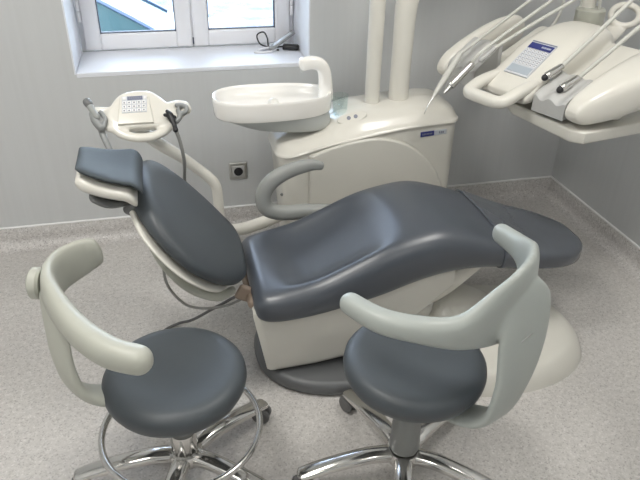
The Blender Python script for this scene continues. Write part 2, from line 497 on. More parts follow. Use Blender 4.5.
# ------------------------------------------------------------------ lights
def area(name, loc, size, power, col, rot=(0, 0, 0)):
    l = bpy.data.lights.new(name, 'AREA'); l.shape = 'RECTANGLE'; l.size, l.size_y = size; l.energy = power; l.color = col
    o = bpy.data.objects.new(name, l); C.objects.link(o); o.location = loc; o.rotation_euler = rot
    return o
LP = [(-0.7, 1.25), (1.2, 1.25), (-1.1, -0.3), (0.9, -0.9)]
LLAB = ['square ceiling light panel above the left half of the room, nearer the window', 'square ceiling light panel above the foot of the dental chair', 'square ceiling light panel in the front left of the ceiling', 'square ceiling light panel in the front right of the ceiling']
for (x, y), lb in zip(LP, LLAB):
    t = thing('ceiling_light', lb, 'ceiling light', (x, y, ZC), 0, 'ceiling light panels')
    bm = frame_bm(-0.32, 0.32, -0.32, 0.32, 0.03, -0.045, 0.0)
    bmesh.ops.rotate(bm, cent=(0, 0, 0), matrix=Matrix.Rotation(PI / 2, 3, 'X'), verts=bm.verts[:])
    for v in bm.verts: v.co.z = -abs(v.co.z)
    obj('light_frame', bm, M['upvc'], t)
    bm = new(); box(bm, (0, 0, -0.02), (0.58, 0.58, 0.01)); obj('diffuser', bm, M['lamp'], t, smooth=False)
    area('ceiling_lamp', (x, y, ZC - 0.05), (0.56, 0.56), (19 if x < 0 else 12) if y > 0 else (11 if x < 0 else 4), (1.0, 0.975, 0.925))

# daylight
w = bpy.data.worlds.new('World'); S.world = w; w.use_nodes = True
nt = w.node_tree; bg = nt.nodes['Background']
sky = nt.nodes.new('ShaderNodeTexSky'); sky.sky_type = 'NISHITA'; sky.sun_disc = False
sky.sun_elevation = math.radians(35); sky.sun_rotation = math.radians(200)
hs = nt.nodes.new('ShaderNodeHueSaturation'); hs.inputs['Saturation'].default_value = 0.45
nt.links.new(sky.outputs['Color'], hs.inputs['Color']); nt.links.new(hs.outputs['Color'], bg.inputs['Color']); bg.inputs['Strength'].default_value = 1.7
# sun on the snow outside: from over the roof of the building, it never enters the room
sl = bpy.data.lights.new('sun', 'SUN'); sl.energy = 2.2; sl.angle = math.radians(0.6); sl.color = (1.0, 0.97, 0.92)
so = bpy.data.objects.new('sun', sl); C.objects.link(so); so.rotation_euler = (math.radians(38), 0, math.radians(-20))

# ------------------------------------------------------------------ wall socket
t = thing('wall_socket', 'square metallic wall socket on the back wall left of the dental unit', 'socket', (0.286, YB, 0.294))
b = new(); rbox(b, (0, -0.005, 0), (0.086, 0.014, 0.086), 0.006); obj('socket_frame', b, M['steel'], t)
b = new(); rbox(b, (0, -0.0125, 0), (0.058, 0.008, 0.056), 0.003); obj('socket_plate', b, M['holder'], t)
b = new(); lathe(b, [(0.001, 0), (0.021, 0), (0.021, 0.002), (0.018, 0.003), (0.001, 0.003)], (0, -0.0165, 0), 28, axis=(0, -1, 0)); obj('socket_well', b, M['black'], t)

# ------------------------------------------------------------------ dental chair
chair = thing('dental_chair', 'reclined dental patient chair with slate upholstery and cream casing in the middle of the room', 'dental chair', (0.6, 1.8, 0))
def ch(p): return (p[0] - 0.6, p[1] - 1.8, p[2])

YC = 1.80
ztop = [(0.20, 0.405), (0.28, 0.42), (0.40, 0.448), (0.50, 0.492), (0.62, 0.546), (0.72, 0.572), (0.82, 0.582), (0.92, 0.558), (1.05, 0.510), (1.2, 0.448), (1.33, 0.412), (1.46, 0.375)]
zbot = [(0.20, 0.295), (0.30, 0.295), (0.42, 0.308), (0.60, 0.345), (0.75, 0.39), (0.88, 0.408), (1.0, 0.40), (1.1, 0.380), (1.25, 0.348), (1.46, 0.312)]
wid = [(0.20, 0.222), (0.35, 0.228), (0.6, 0.233), (0.9, 0.225), (1.05, 0.212), (1.2, 0.190), (1.46, 0.158)]
def seat_ring(x, f, infl=0.0, N=48, dip=True):
    """f: end rounding factor 0..1"""
    zt, zb, w = hermite(ztop, x), hermite(zbot, x), hermite(wid, x)
    h = (zt - zb) / 2; zc = zb + h
    w = (w + infl) * f[0]; h = (h + infl) * f[1]
    r = []
    for k in range(N):
        a = 2 * PI * k / N; ca, sa = math.cos(a), math.sin(a)
        e = 3.2 if sa >= 0 else 5.5
        yy = math.copysign(abs(ca) ** (2 / (e + 1.2)), ca) * w
        zz = math.copysign(abs(sa) ** (2 / e), sa) * h
        if sa < 0: yy *= 1 - 0.06 * abs(sa)
        z = zc + zz
        if dip and sa > 0:
            u = yy / max(w, 1e-4)
            # bowl-shaped hollow for the sitter, and a soft groove behind the piping
            g = math.exp(-((x - 0.47) / 0.17) ** 4) * (1 - min(1, abs(u) / 0.80) ** 4)
            z -= 0.048 * g * sa ** 0.4
            z -= 0.006 * math.exp(-((x - 0.95) / 0.3) ** 2) * (u * u)
        r.append(Vector(ch((x, YC + yy, z))))
    return r
def end_f(d, R, p=2.6):
    if d >= R: return 1.0
    u = 1 - d / R
    return max(0.02, (1 - u ** p) ** (1 / p))
X0, XJ, X1 = 0.195, 1.06, 1.450
bm = new(); rs = []
n = 70
for i in range(n + 1):
    s = i / n
    x = X0 + (XJ + 0.02 - X0) * (s ** 1.25 if s < 0.5 else s ** 1.25)
    d = x - X0
    rs.append(seat_ring(x, (0.80 + 0.20 * end_f(d, 0.10, 2.2) if d > 0 else 0.78, max(0.30, end_f(d + 0.004, 0.055, 2.4)))))
rings(bm, rs)
obj('seat', bm, M['uph'], chair, angle=0)
bm = new(); rs = []
n = 46
for i in range(n + 1):
    s = i / n
    x = XJ - 0.03 + (X1 - XJ + 0.03) * (1 - (1 - s) ** 1.6)
    d = X1 - x
    rs.append(seat_ring(x, (end_f(d + 0.0005, 0.235, 2.3), max(0.1, end_f(d + 0.001, 0.035, 2.2))), 0.004, dip=False))
# the sheet's loose upper edge runs slightly skewed across the leg rest
for r in rs[:14]:
    for v in r: v.x += 0.004 * math.sin(v.y * 40)
rings(bm, rs)
so_ = obj('foot_cover', bm, M['cover'], chair, angle=0)
so_['label'] = 'dark shiny protective cover on the foot end'

# casing under the seat
def section(x, y0, y1, z0, z1, r=0.03, N=8):
    out = []
    for cx, cz, a0 in ((y1 - r, z1 - r, 0), (y0 + r, z1 - r, PI / 2), (y0 + r, z0 + r, PI), (y1 - r, z0 + r, 1.5 * PI)):
        for k in range(N + 1):
            a = a0 + k / N * PI / 2
            out.append(Vector(ch((x, cx + r * math.cos(a), cz + r * math.sin(a)))))
    return out
bm = new(); rs = []
cs = [(0.235, 0.34, 0.065, 0.02), (0.245, 0.36, 0.06, 0.03), (0.26, 0.36, 0.055, 0.035), (0.40, 0.37, 0.06, 0.035), (0.52, 0.38, 0.075, 0.035), (0.62, 0.40, 0.11, 0.035), (0.72, 0.42, 0.19, 0.035), (0.80, 0.43, 0.27, 0.03), (0.87, 0.43, 0.34, 0.02)]
for x, zt, zb, r in cs:
    hw = 0.175 if x > 0.24 else 0.165
    rs.append(section(x, YC - hw, YC + hw, zb, zt, r))
rings(bm, rs)
# inverted taper: narrower at the plinth, wider under the seat
for v in bm.verts:
    k = min(1, max(0, (v.co.z - 0.06) / 0.25)); v.co.y *= 1 + 0.10 * k
    if v.co.x < -0.3: v.co.x -= 0.045 * k
obj('casing', bm, M['cream2'], chair, angle=55)
# floor plinth
def ell(cx, cy, a, b_, n=56, p=2.0, rot=0.0):
    o = []
    for k in range(n):
        t = 2 * PI * k / n; c_, s_ = math.cos(t), math.sin(t)
        x = math.copysign(abs(c_) ** (2 / p), c_) * a; y = math.copysign(abs(s_) ** (2 / p), s_) * b_
        o.append((cx + x * math.cos(rot) - y * math.sin(rot), cy + x * math.sin(rot) + y * math.cos(rot)))
    return o
bm = new(); poly_prism(bm, ell(-0.03, -0.02, 0.36, 0.265, p=2.3), 0.0, 0.058, 0.022); obj('floor_plinth', bm, M['darkbase'], chair, angle=60)
# cream foot cover with hump
bm = new()
pr = []
NL = 22
for i in range(NL + 1):
    s = i / NL
    f = 1 - s
    pr.append((f, s))
rs = []
for s in [i / 24 for i in range(25)]:
    # concentric rings from the rim to the hump
    sc = 1 - s * 0.999
    z = 0.075 * min(1, s * 9) ** 0.6 + 0.05 * (s ** 1.0)
    hump = 0.10 * (1 / (1 + math.exp(-(s - 0.62) * 16)))
    ring = []
    for px, py in ell(0, 0, 0.375 * sc, 0.285 * sc, n=64, p=2.2):
        ring.append(Vector((0.475 - 0.155 * s + px, -0.11 + 0.07 * s + py, z + hump)))
    rs.append(ring)
rs.insert(0, [Vector((v.x, v.y, 0.0)) for v in rs[0]])
rings(bm, rs)
obj('base_cover', bm, M['cream2'], chair, angle=70)
# lift arm between hump and seat
bm = new()
sweep(bm, [(0.20, 0.0, 0.20, 0.09, 0.045), (0.30, 0, 0.27, 0.10, 0.045), (0.42, 0, 0.36, 0.09, 0.04)], n=20, up=(0, 0, 1), e=4)
sweep(bm, [(0.10, 0.0, 0.16, 0.10, 0.04), (0.24, 0, 0.17, 0.10, 0.04)], n=20, up=(0, 0, 1), e=4, smooth=0)
obj('lift_arm', bm, M['cream'], chair, angle=50)

# backrest: egg-shaped cushion on an inclined axis
bo = Vector((0.178, YC + 0.030, 0.413)); bt = Vector((-0.130, YC + 0.030, 0.750))
ax = (bt - bo); BL = ax.length; ax.normalize()
nb = Vector((0, 1, 0)).cross(ax); nb = nb if nb.z > 0 else -nb       # cushion face normal, up and towards the foot end
bw = [(0, 0.135), (0.06, 0.170), (0.15, 0.208), (0.3, 0.252), (0.5, 0.274), (0.7, 0.254), (0.85, 0.208), (0.94, 0.165), (1.0, 0.125)]
def back_ring(s, f, off, th, w_add, N=44, face=2.6):
    w = (hermite(bw, s) + w_add) * f[0]; h = th / 2 * f[1]
    bend = -0.012 * (1 - (2 * s - 1) ** 2)                               # slight backward bow
    c = bo + ax * (BL * s) + nb * (off + bend)
    r = []
    for k in range(N):
        a = 2 * PI * k / N; ca, sa = math.cos(a), math.sin(a)
        yy = math.copysign(abs(ca) ** (2 / 3.0), ca) * w; zz = math.copysign(abs(sa) ** (2 / face), sa) * h
        r.append(Vector(ch(c + Vector((0, yy, 0)) + nb * zz)))
    return r
bm = new(); rs = []
for i in range(53):
    s = i / 52; s2 = 0.5 - 0.5 * math.cos(PI * s)
    fw = 0.80 + 0.20 * end_f(s2 * BL, 0.05, 2.2) if s2 < 0.5 else max(0.2, end_f((1 - s2) * BL + 0.003, 0.10, 2.2))
    fh = max(0.25, end_f(min(s2, 1 - s2) * BL + 0.002, 0.05, 2.2))
    rs.append(back_ring(s2, (fw, fh), 0.0, 0.085, 0.0))
rings(bm, rs)
back = obj('backrest', bm, M['uph2'], chair, angle=0)
bm = new(); rs = []
for i in range(41):
    s = 0.03 + 0.92 * (0.5 - 0.5 * math.cos(PI * i / 40))
    fw = max(0.3, end_f(min(s - 0.025, 0.965 - s) * BL + 0.004, 0.08, 2.2))
    fh = max(0.3, end_f(min(s - 0.025, 0.965 - s) * BL + 0.004, 0.03, 2.2))
    rs.append(back_ring(s, (fw, fh), -0.042, 0.026, 0.004))
rings(bm, rs)
obj('back_shell', bm, M['cream2'], back, angle=0)
bm = new()
def bp(s, y, o): return ch(bo + ax * (BL * s) + nb * o + Vector((0, y, 0)))
sweep(bm, [(*bp(0.78, -0.16, -0.055), 0.012, 0.010), (*bp(0.6, -0.19, -0.085), 0.016, 0.011), (*bp(0.35, -0.20, -0.100), 0.018, 0.011), (*bp(0.12, -0.18, -0.085), 0.016, 0.011), (*bp(0.0, -0.13, -0.055), 0.014, 0.010)], n=14)
o_ = obj('back_rail', bm, M['stoolarm'], back); o_['label'] = 'beige grab rail under the backrest'
bm = new()
rbox(bm, ch((0.20, YC - 0.10, 0.345)), (0.11, 0.022, 0.055), 0.010, Matrix.Rotation(0.5, 3, 'Y')); rbox(bm, ch((0.20, YC + 0.10, 0.345)), (0.11, 0.022, 0.055), 0.010, Matrix.Rotation(0.5, 3, 'Y'))
tube(bm, [ch((0.20, YC - 0.14, 0.345)), ch((0.20, YC + 0.14, 0.345))], 0.022, smooth=0, n=20)
o_ = obj('hinge_bracket', bm, M['tan'], chair); o_['label'] = 'tan hinge between seat and backrest'

# headrest
h0 = Vector((-0.256, 1.755, 0.842)); hx = Vector((0.96, 0, -0.28)).normalized(); hn = Vector((0.28, 0, 0.96)).normalized()
def hp(a, y, n_): return ch(h0 + hx * a + hn * n_ + Vector((0, y, 0)))
HL = 0.172
def head_rings(off, th, w0, curve, x0, x1, e=3.0, lift=0.0):
    rs = []
    for i in range(33):
        s = i / 32; s2 = 0.5 - 0.5 * math.cos(PI * s)
        a = x0 + (x1 - x0) * s2; d = min(s2, 1 - s2) * (x1 - x0)
        w = w0 * (0.80 + 0.20 * end_f(d, 0.04, 2.2)) * (0.70 + 0.38 * min(1, max(0, a / HL))); h = th / 2 * max(0.3, end_f(d + 0.001, 0.026, 2.2))
        r = []
        for k in range(40):
            t = 2 * PI * k / 40; ca, sa = math.cos(t), math.sin(t)
            yy = math.copysign(abs(ca) ** (2 / e), ca) * w; zz = math.copysign(abs(sa) ** (2 / e), sa) * h
            zz += curve * ((yy / w0) ** 2) - 0.010 * math.sin(PI * s2) + lift * s2 - 0.030 * max(0, s2 - 0.75) / 0.25 * max(0, s2 - 0.75) / 0.25
            r.append(Vector(hp(a, yy, off + zz)))
        rs.append(r)
    return rs
bm = new(); rings(bm, head_rings(0.001, 0.030, 0.122, 0.016, -0.012, HL, 2.3)); head = obj('headrest', bm, M['head'], chair, angle=0)
bm = new(); rings(bm, head_rings(-0.040, 0.060, 0.117, 0.015, -0.008, HL - 0.008, 2.4)); obj('headrest_shell', bm, M['cream'], head, angle=0)
bm = new()
sweep(bm, [(*hp(0.045, -0.06, -0.080), 0.026, 0.010), (*hp(0.08, -0.05, -0.092), 0.032, 0.011), (*hp(0.13, -0.02, -0.088), 0.034, 0.014)], n=14)
rbox(bm, hp(0.16, 0.0, -0.10), (0.05, 0.10, 0.06), 0.014, Matrix.Rotation(0.6, 3, 'Y'))
obj('headrest_lock', bm, M['dgrey'], head)
bm = new()
for y in (-0.035, -0.015): tube(bm, [hp(0.15, y, -0.10), bp(0.93, y, -0.055)], 0.007, smooth=0)
o_ = obj('headrest_rod', bm, M['chrome'], head); o_['label'] = 'chrome headrest rods'

# far armrest
bm = new()
sweep(bm, [(*ch((0.520, 2.085, 0.608)), 0.016, 0.011), (*ch((0.475, 2.085, 0.614)), 0.023, 0.018), (*ch((0.40, 2.085, 0.598)), 0.027, 0.023), (*ch((0.335, 2.085, 0.562)), 0.029, 0.025), (*ch((0.303, 2.085, 0.51)), 0.029, 0.026), (*ch((0.312, 2.085, 0.455)), 0.029, 0.026),
           (*ch((0.37, 2.085, 0.428)), 0.029, 0.025), (*ch((0.47, 2.08, 0.425)), 0.029, 0.025), (*ch((0.56, 2.05, 0.43)), 0.029, 0.025)], n=18, up=(0, 1, 0), e=2.4)
o_ = obj('armrest', bm, M['greyarm'], chair, angle=0); o_['label'] = 'grey looped armrest on the far side'

# ------------------------------------------------------------------ dental unit (water unit)
unit = thing('dental_unit', 'cream glossy water unit with two tall columns behind the dental chair', 'dental unit', (0.76, 2.42, 0))
def un(p): return (p[0] - 0.76, p[1] - 2.42, p[2])
ztl = [(0.38, 0.56), (0.44, 0.578), (0.48, 0.595), (0.58, 0.621), (0.69, 0.640), (0.80, 0.658), (0.90, 0.672), (1.0, 0.68), (1.135, 0.686)]
def plan(x0, x1, y0, y1, rl, n=8, rr=0.05):
    pts = []
    for cx, cy, a0, r in ((x1 - rr, y1 - rr, 0, rr), (x0 + rl, y1 - rl, PI / 2, rl), (x0 + rl, y0 + rl, PI, rl), (x1 - rr, y0 + rr, 1.5 * PI, rr)):
        for k in range(n + 1):
            a = a0 + k / n * PI / 2; pts.append((cx + r * math.cos(a), cy + r * math.sin(a)))
    # straight runs subdivided
    out = []
    for i in range(len(pts)):
        a = pts[i]; c_ = pts[(i + 1) % len(pts)]; L = math.hypot(c_[0] - a[0], c_[1] - a[1]); k = max(1, int(L / 0.03))
        for q in range(k): out.append((a[0] + (c_[0] - a[0]) * q / k, a[1] + (c_[1] - a[1]) * q / k))
    return out
PLN = plan(0.398, 1.135, 2.25, 2.60, 0.10)
bm = new(); rs = []
for q in range(13):
    s = q / 12
    ring = []
    for x, y in PLN:
        zt = hermite(ztl, x) - 0.012
        xx = x
        if x < 0.62: xx = x + (0.62 - x) / 0.24 * 0.05 * (1 - s) ** 0.8
        ring.append(Vector(un((xx, y, zt * s))))
    rs.append(ring)
rings(bm, rs); obj('unit_body', bm, M['cream2'], unit, angle=50)
# top cover: overhanging lip then a crown
zcr = [(0.37, 0.585), (0.44, 0.602), (0.52, 0.617), (0.60, 0.640), (0.66, 0.682), (0.72, 0.702), (0.82, 0.712), (0.95, 0.722), (1.06, 0.724), (1.12, 0.712), (1.15, 0.69)]
bm = new(); rs = []
def inset(f):
    cx, cy = 0.76, 2.425
    return f
for s, k in ((0, 0), (0.02, 0.012), (0.03, 0.02), (0.06, 0.05), (0.12, 0.20), (0.2, 0.44), (0.3, 0.70), (0.42, 0.89), (0.6, 0.98), (0.8, 1.0), (0.97, 1.0)):
    ring = []
    for x, y in plan(0.392, 1.141, 2.243, 2.606, 0.11):
        yy = 2.425 + (y - 2.425) * (1 - s)
        shift = min(s, 0.3) * 0.18
        xx = 0.76 + (x - 0.76) * (1 - min(s, 0.9) * 0.05 - max(0, s - 0.6) * 0.1)
        zl = hermite(ztl, x) - 0.012; zc_ = hermite(zcr, xx)
        ring.append(Vector(un((xx, yy, zl + (max(zc_, zl + 0.012) - zl) * k + (0.008 if s > 0 else 0)))))
    rs.append(ring)
rings(bm, rs); obj('top_cover', bm, M['cream'], unit, angle=60)
# raised front panel with an arched upper edge
arch = [(0.50, 0.02), (1.10, 0.02), (1.085, 0.40), (1.045, 0.475), (0.98, 0.55), (0.90, 0.605), (0.80, 0.632), (0.70, 0.628), (0.60, 0.608), (0.512, 0.578)]
ol = smooth_outline(arch[2:9], 5)
flat = [(0.507, 0.02), (1.10, 0.02), (1.095, 0.2), (1.092, 0.33)] + cr(arch[2:], 5)
area_ = sum(flat[i - 1][0] * flat[i][1] - flat[i][0] * flat[i - 1][1] for i in range(len(flat)))
if area_ < 0: flat = flat[::-1]
mt = Matrix(((1, 0, 0, -0.76), (0, 0, -1, 2.252 - 2.42), (0, 1, 0, 0), (0, 0, 0, 1)))
bm = new(); poly_prism(bm, flat, 0.0, 0.016, 0.010, mt); obj('front_panel', bm, M['cream2'], unit, angle=60)
# badge: navy and silver strip
def badge(name, c, w_, h_, m, tilt=0.0):
    bm = new(); rbox(bm, un(c), (w_, 0.003, h_), 0.001, Matrix.Rotation(-tilt, 3, 'Y')); return obj(name, bm, m, unit)
ti = 0.065
badge('badge', (0.9985, 2.2492, 0.6310), 0.058, 0.021, M['navy'], ti)
badge('badge', (1.0540, 2.2492, 0.6346), 0.054, 0.021, M['silver'], ti)
rt = Matrix.Rotation(-ti, 4, 'Y') @ Matrix.Rotation(PI / 2, 4, 'X')
bm = new()
for k in range(7): box(bm, un((0.979 + k * 0.0062, 2.2474, 0.6297 + k * 0.0004)), (0.0040, 0.001, 0.0065))
obj('badge_print', bm, M['ink'], unit, smooth=False)
bm = new()
for k in range(3): box(bm, un((1.050 + k * 0.0075, 2.2474, 0.6345 + k * 0.0005)), (0.0050, 0.001, 0.009))
obj('badge_print', bm, M['ink'], unit, smooth=False)
# oval button pad on the cover's sloping front
pc = Vector(un((0.700, 2.315, 0.697)))
nrm = Vector((-0.22, -0.75, 0.62)).normalized(); q = Vector((0, 0, 1)).rotation_difference(nrm).to_matrix().to_4x4()
bm = new(); poly_prism(bm, ell(0, 0, 0.060, 0.020, p=2.2), -0.012, 0.0025, 0.002, Matrix.Translation(pc) @ q); pad = obj('button_pad', bm, M['cream'], unit)
bm = new()
for k in (-1, 1): poly_prism(bm, ell(k * 0.014, 0, 0.008, 0.008), 0.002, 0.0035, 0.0008, Matrix.Translation(pc) @ q)
obj('button', bm, M['ink'], pad)
# columns
bm = new(); sweep(bm, [(*un((0.812, 2.42, 0.69)), 0.029), (*un((0.812, 2.42, 0.74)), 0.030), (*un((0.812, 2.42, 1.1)), 0.031), (*un((0.812, 2.42, 1.9)), 0.034)], n=24, up=(1, 0, 0)); obj('column', bm, M['cream'], unit)
bm = new(); sweep(bm, [(*un((0.926, 2.42, 0.69)), 0.042), (*un((0.926, 2.42, 0.74)), 0.041), (*un((0.927, 2.42, 0.95)), 0.041), (*un((0.93, 2.42, 1.10)), 0.044), (*un((0.955, 2.42, 1.22)), 0.048), (*un((1.03, 2.42, 1.34)), 0.048), (*un((1.2, 2.44, 1.42)), 0.044), (*un((1.45, 2.50, 1.42)), 0.040)], n=24, up=(0, 1, 0)); obj('column', bm, M['cream'], unit)
bm = new(); lathe(bm, [(0.001, 0), (0.006, 0), (0.006, 0.004), (0.001, 0.005)], un((0.408, 2.285, 0.40)), 12, axis=(-0.5, -0.85, 0)); obj('screw', bm, M['dgrey'], unit)

# cuspidor
cus = thing('cuspidor', 'white spittoon bowl with spout at the left end of the dental unit', 'cuspidor', (0.40, 2.40, 0.6))
def cu(p): return (p[0] - 0.40, p[1] - 2.40, p[2] - 0.6)
egg = []
for k in range(64):
    a = 2 * PI * k / 64
    x = math.cos(a) * 0.236; y = math.sin(a) * (0.140 - 0.012 * math.cos(a))
    p = 2.5
    x = math.copysign(abs(math.cos(a)) ** (2 / p), math.cos(a)) * 0.236; y = math.copysign(abs(math.sin(a)) ** (2 / p), math.sin(a)) * (0.122 - 0.014 * math.cos(a))
    egg.append((x, y))
bm = new(); rs = []
for sc, z in ((0.92, 0.712), (0.97, 0.713), (0.985, 0.719), (0.992, 0.745), (1.0, 0.775), (0.996, 0.783), (0.98, 0.787), (0.955, 0.785), (0.93, 0.775), (0.90, 0.757), (0.82, 0.745), (0.6, 0.738), (0.35, 0.734), (0.12, 0.732)):
    rs.append([Vector(cu((0.398 + x * sc, 2.40 + y * sc, z))) for x, y in egg])
rings(bm, rs); obj('bowl', bm, M['white'], cus, angle=60)
bm = new(); rs = []
for s in [i / 8 for i in range(9)]:
    sc = 0.62 + 0.32 * s ** 0.6
    rs.append([Vector(cu((0.40 + 0.065 * (1 - s) + x * sc, 2.40 + y * sc, 0.648 + 0.066 * s + 0.012 * (1 - s) * (-x / 0.236)))) for x, y in egg])
rings(bm, rs); obj('pan', bm, M['pan'], cus, angle=60)
bm = new()
sweep(bm, [(*cu((0.612, 2.40, 0.755)), 0.030, 0.020), (*cu((0.610, 2.40, 0.80)), 0.028, 0.020), (*cu((0.604, 2.40, 0.855)), 0.026, 0.020), (*cu((0.587, 2.40, 0.886)), 0.026, 0.021), (*cu((0.555, 2.40, 0.897)), 0.026, 0.020), (*cu((0.520, 2.40, 0.893)), 0.026, 0.019)], n=18, up=(0, 1, 0), e=2.6)
for_sp = obj('spout', bm, M['white'], cus, angle=0)
bm = new(); tube(bm, [cu((0.515, 2.40, 0.89)), cu((0.513, 2.40, 0.868))], 0.006, smooth=0); obj('nozzle', bm, M['steel'], for_sp)
bm = new(); lathe(bm, [(0.024, 0), (0.024, 0.012), (0.018, 0.026), (0.010, 0.032), (0.001, 0.033)], cu((0.40, 2.40, 0.732)), 20); obj('drain_cap', bm, M['cream'], cus)
# tumbler
bm = new(); lathe(bm, [(0.001, 0), (0.026, 0), (0.028, 0.003), (0.033, 0.085), (0.030, 0.085), (0.026, 0.006), (0.001, 0.005)], (0, 0, 0), 28)
tb = tag(obj('glass_tumbler', bm, M['clear']), 'clear glass tumbler standing between the spittoon bowl and the unit columns', 'tumbler'); tb.location = (0.668, 2.385, 0.684)

# ------------------------------------------------------------------ assistant console (keypad, handle, holders)
con = thing('assistant_console', 'cream keypad console with loop handle on an arm behind the headrest', 'console', (-0.10, 2.15, 0))
AC = Vector((0.003, 0.0, 0.818)); tl = math.radians(38)
RA = Matrix.Translation(AC) @ Matrix.Rotation(tl, 4, 'X')
px = 0.00323
def cp(x, y, n_=0.0):   # console plane: x right, y up along the slope
    return RA @ Vector((x, y, n_))
def pl(u, v): return ((u - 138) * px, (115 - v) * px * 1.17)
bm = new()
body = smooth_outline([pl(*p) for p in [(137, 90), (150, 91), (159, 97), (166, 104), (170, 114), (168, 124), (158, 128), (138, 128.5), (118, 128), (107, 122), (104, 113), (108, 105), (115, 96), (125, 91)]], 5)
poly_prism(bm, body, -0.022, 0.018, 0.012, RA)
def cs_(pts, r, rb=None, n_=0.0): return [(*cp(*pl(u, v), n_), r, rb or r) for u, v in pts]
sweep(bm, cs_([(106, 113), (108, 121), (116, 131), (128, 136), (139, 137.5), (151, 136), (162, 131), (170, 123), (172, 114)], 0.0165, 0.015), n=14, up=tuple(RA.to_3x3() @ Vector((0, 0, 1))))
sweep(bm, cs_([(112, 108), (100, 107), (91, 107)], 0.014, 0.013), n=14, up=tuple(RA.to_3x3() @ Vector((0, 0, 1))))
sweep(bm, cs_([(92, 107), (95, 118), (104, 126), (112, 128)], 0.010, 0.011), n=12, up=tuple(RA.to_3x3() @ Vector((0, 0, 1))))
sweep(bm, cs_([(164, 110), (174, 106), (184, 107), (186, 112)], 0.018, 0.015), n=14, up=tuple(RA.to_3x3() @ Vector((0, 0, 1))))
sweep(bm, cs_([(172, 124), (178, 118), (184, 113)], 0.0115, 0.0125), n=12, up=tuple(RA.to_3x3() @ Vector((0, 0, 1))))
conb = obj('console_body', bm, M['cream'], con, mods=(('remesh', 0.005, 10),))
# keypad block, slightly raised
bm = new(); kp = [pl(*p) for p in [(119, 98.5), (148, 98.5), (151, 126), (115, 126)]]
kp = kp[::-1]
poly_prism(bm, kp, -0.01, 0.026, 0.004, RA); keyb = obj('keypad', bm, M['cream'], con, angle=50)
bm = new(); kp = [pl(*p) for p in [(121, 98.5), (146.5, 98.5), (145, 115.5), (120, 115.5)]][::-1]
poly_prism(bm, kp, 0.024, 0.0275, 0.0005, RA); obj('membrane', bm, M['keys'], keyb, angle=40)
bm = new()
def padq(u0, v0, u1, v1, z0=0.027, z1=0.0295): poly_prism(bm, [pl(u0, v1), pl(u1, v1), pl(u1, v0), pl(u0, v0)], z0, z1, 0.0003, RA)
padq(126.5, 98.9, 142.0, 102.6); obj('display', bm, M['lcd2'], keyb, smooth=False)
bm = new()
for r_ in range(3):
    for c_ in range(5): padq(121.4 + c_ * 4.9 - r_ * 0.3, 103.8 + r_ * 4.0, 125.0 + c_ * 4.9 - r_ * 0.3, 106.8 + r_ * 4.0)
for uu in (121.8, 143.2): padq(uu, 99.2, uu + 3, 102.2)
obj('keys', bm, M['key'], keyb, smooth=False)
bm = new()
for r_ in range(3):
    for c_ in range(5): padq(122.4 + c_ * 4.9 - r_ * 0.3, 104.7 + r_ * 4.0, 124.0 + c_ * 4.9 - r_ * 0.3, 106.0 + r_ * 4.0, 0.0295, 0.0300)
for k in range(6): padq(128 + k * 2.2, 100.0, 129.5 + k * 2.2, 101.6, 0.0295, 0.0300)
obj('key_print', bm, M['ink'], keyb, smooth=False)
# holders
up_ = tuple(RA.to_3x3() @ Vector((0, 0, 1)))
bm = new(); sweep(bm, cs_([(91, 112), (93, 119), (98, 126)], 0.014, 0.020, 0.01), n=12, up=up_)
sweep(bm, cs_([(99, 112), (103, 119), (101, 127)], 0.008, 0.012, 0.018), n=10, up=up_)
o_ = obj('hose_holder', bm, M['mgrey'], con, mods=(('remesh', 0.003, 4),)); o_['label'] = 'grey holder clip at the left end of the console'
bm = new(); sweep(bm, cs_([(177, 114), (178, 120), (174, 125), (169, 125)], 0.009, 0.012, 0.014), n=12, up=up_)
sweep(bm, cs_([(176, 109), (181, 109.5), (186, 112), (184, 117), (179, 118)], 0.008, 0.010, 0.018), n=10, up=up_)
o_ = obj('hose_holder', bm, M['mgrey'], con, mods=(('remesh', 0.003, 4),)); o_['label'] = 'grey hook holder at the right end of the console'
# support arm to the unit
bm = new()
sweep(bm, [(-0.02, 0.03, 0.775, 0.018), (0.01, 0.02, 0.745, 0.021), (0.06, 0.03, 0.695, 0.022), (0.12, 0.045, 0.640, 0.020), (0.18, 0.05, 0.582, 0.020), (0.220, 0.05, 0.540, 0.020), (0.240, 0.05, 0.505, 0.020), (0.245, 0.05, 0.45, 0.020), (0.250, 0.05, 0.335, 0.022), (0.30, 0.06, 0.300, 0.025), (0.40, 0.10, 0.292, 0.025), (0.56, 0.19, 0.29, 0.025)], n=18, up=(0, 1, 0))
obj('support_arm', bm, M['cream'], con)
bm = new(); sweep(bm, [(*cp(*pl(97, 124), -0.01), 0.011), (*cp(*pl(100, 134), -0.012), 0.011), (*cp(*pl(106, 148), -0.03), 0.010)], n=10); obj('rear_bracket', bm, M['mgrey'], con)

# suction wand in the left clip
sw = thing('suction_wand', 'short grey suction wand clipped at the left end of the keypad console', 'suction wand', tuple(Vector((-0.10, 2.15, 0)) + cp(*pl(90, 106), 0.02)))
bs = cp(*pl(90, 106), 0.02)
bm = new(); pts = [Vector(p[:3]) - bs for p in cs_([(87.5, 103), (91, 110), (95, 117)], 0.01, None, 0.024)]
sweep(bm, [(*pts[0], 0.012), (*pts[1], 0.0105), (*pts[2], 0.012)], n=14, smooth=4); obj('wand_body', bm, M['greyarm'], sw)
bm = new(); pts2 = [Vector(p[:3]) - bs for p in cs_([(86.5, 101.5), (87.8, 103.6)], 0.01, None, 0.025)]
sweep(bm, [(*pts2[0], 0.014), (*pts2[1], 0.014)], n=14, smooth=0); obj('wand_collar', bm, M['dgrey'], sw)
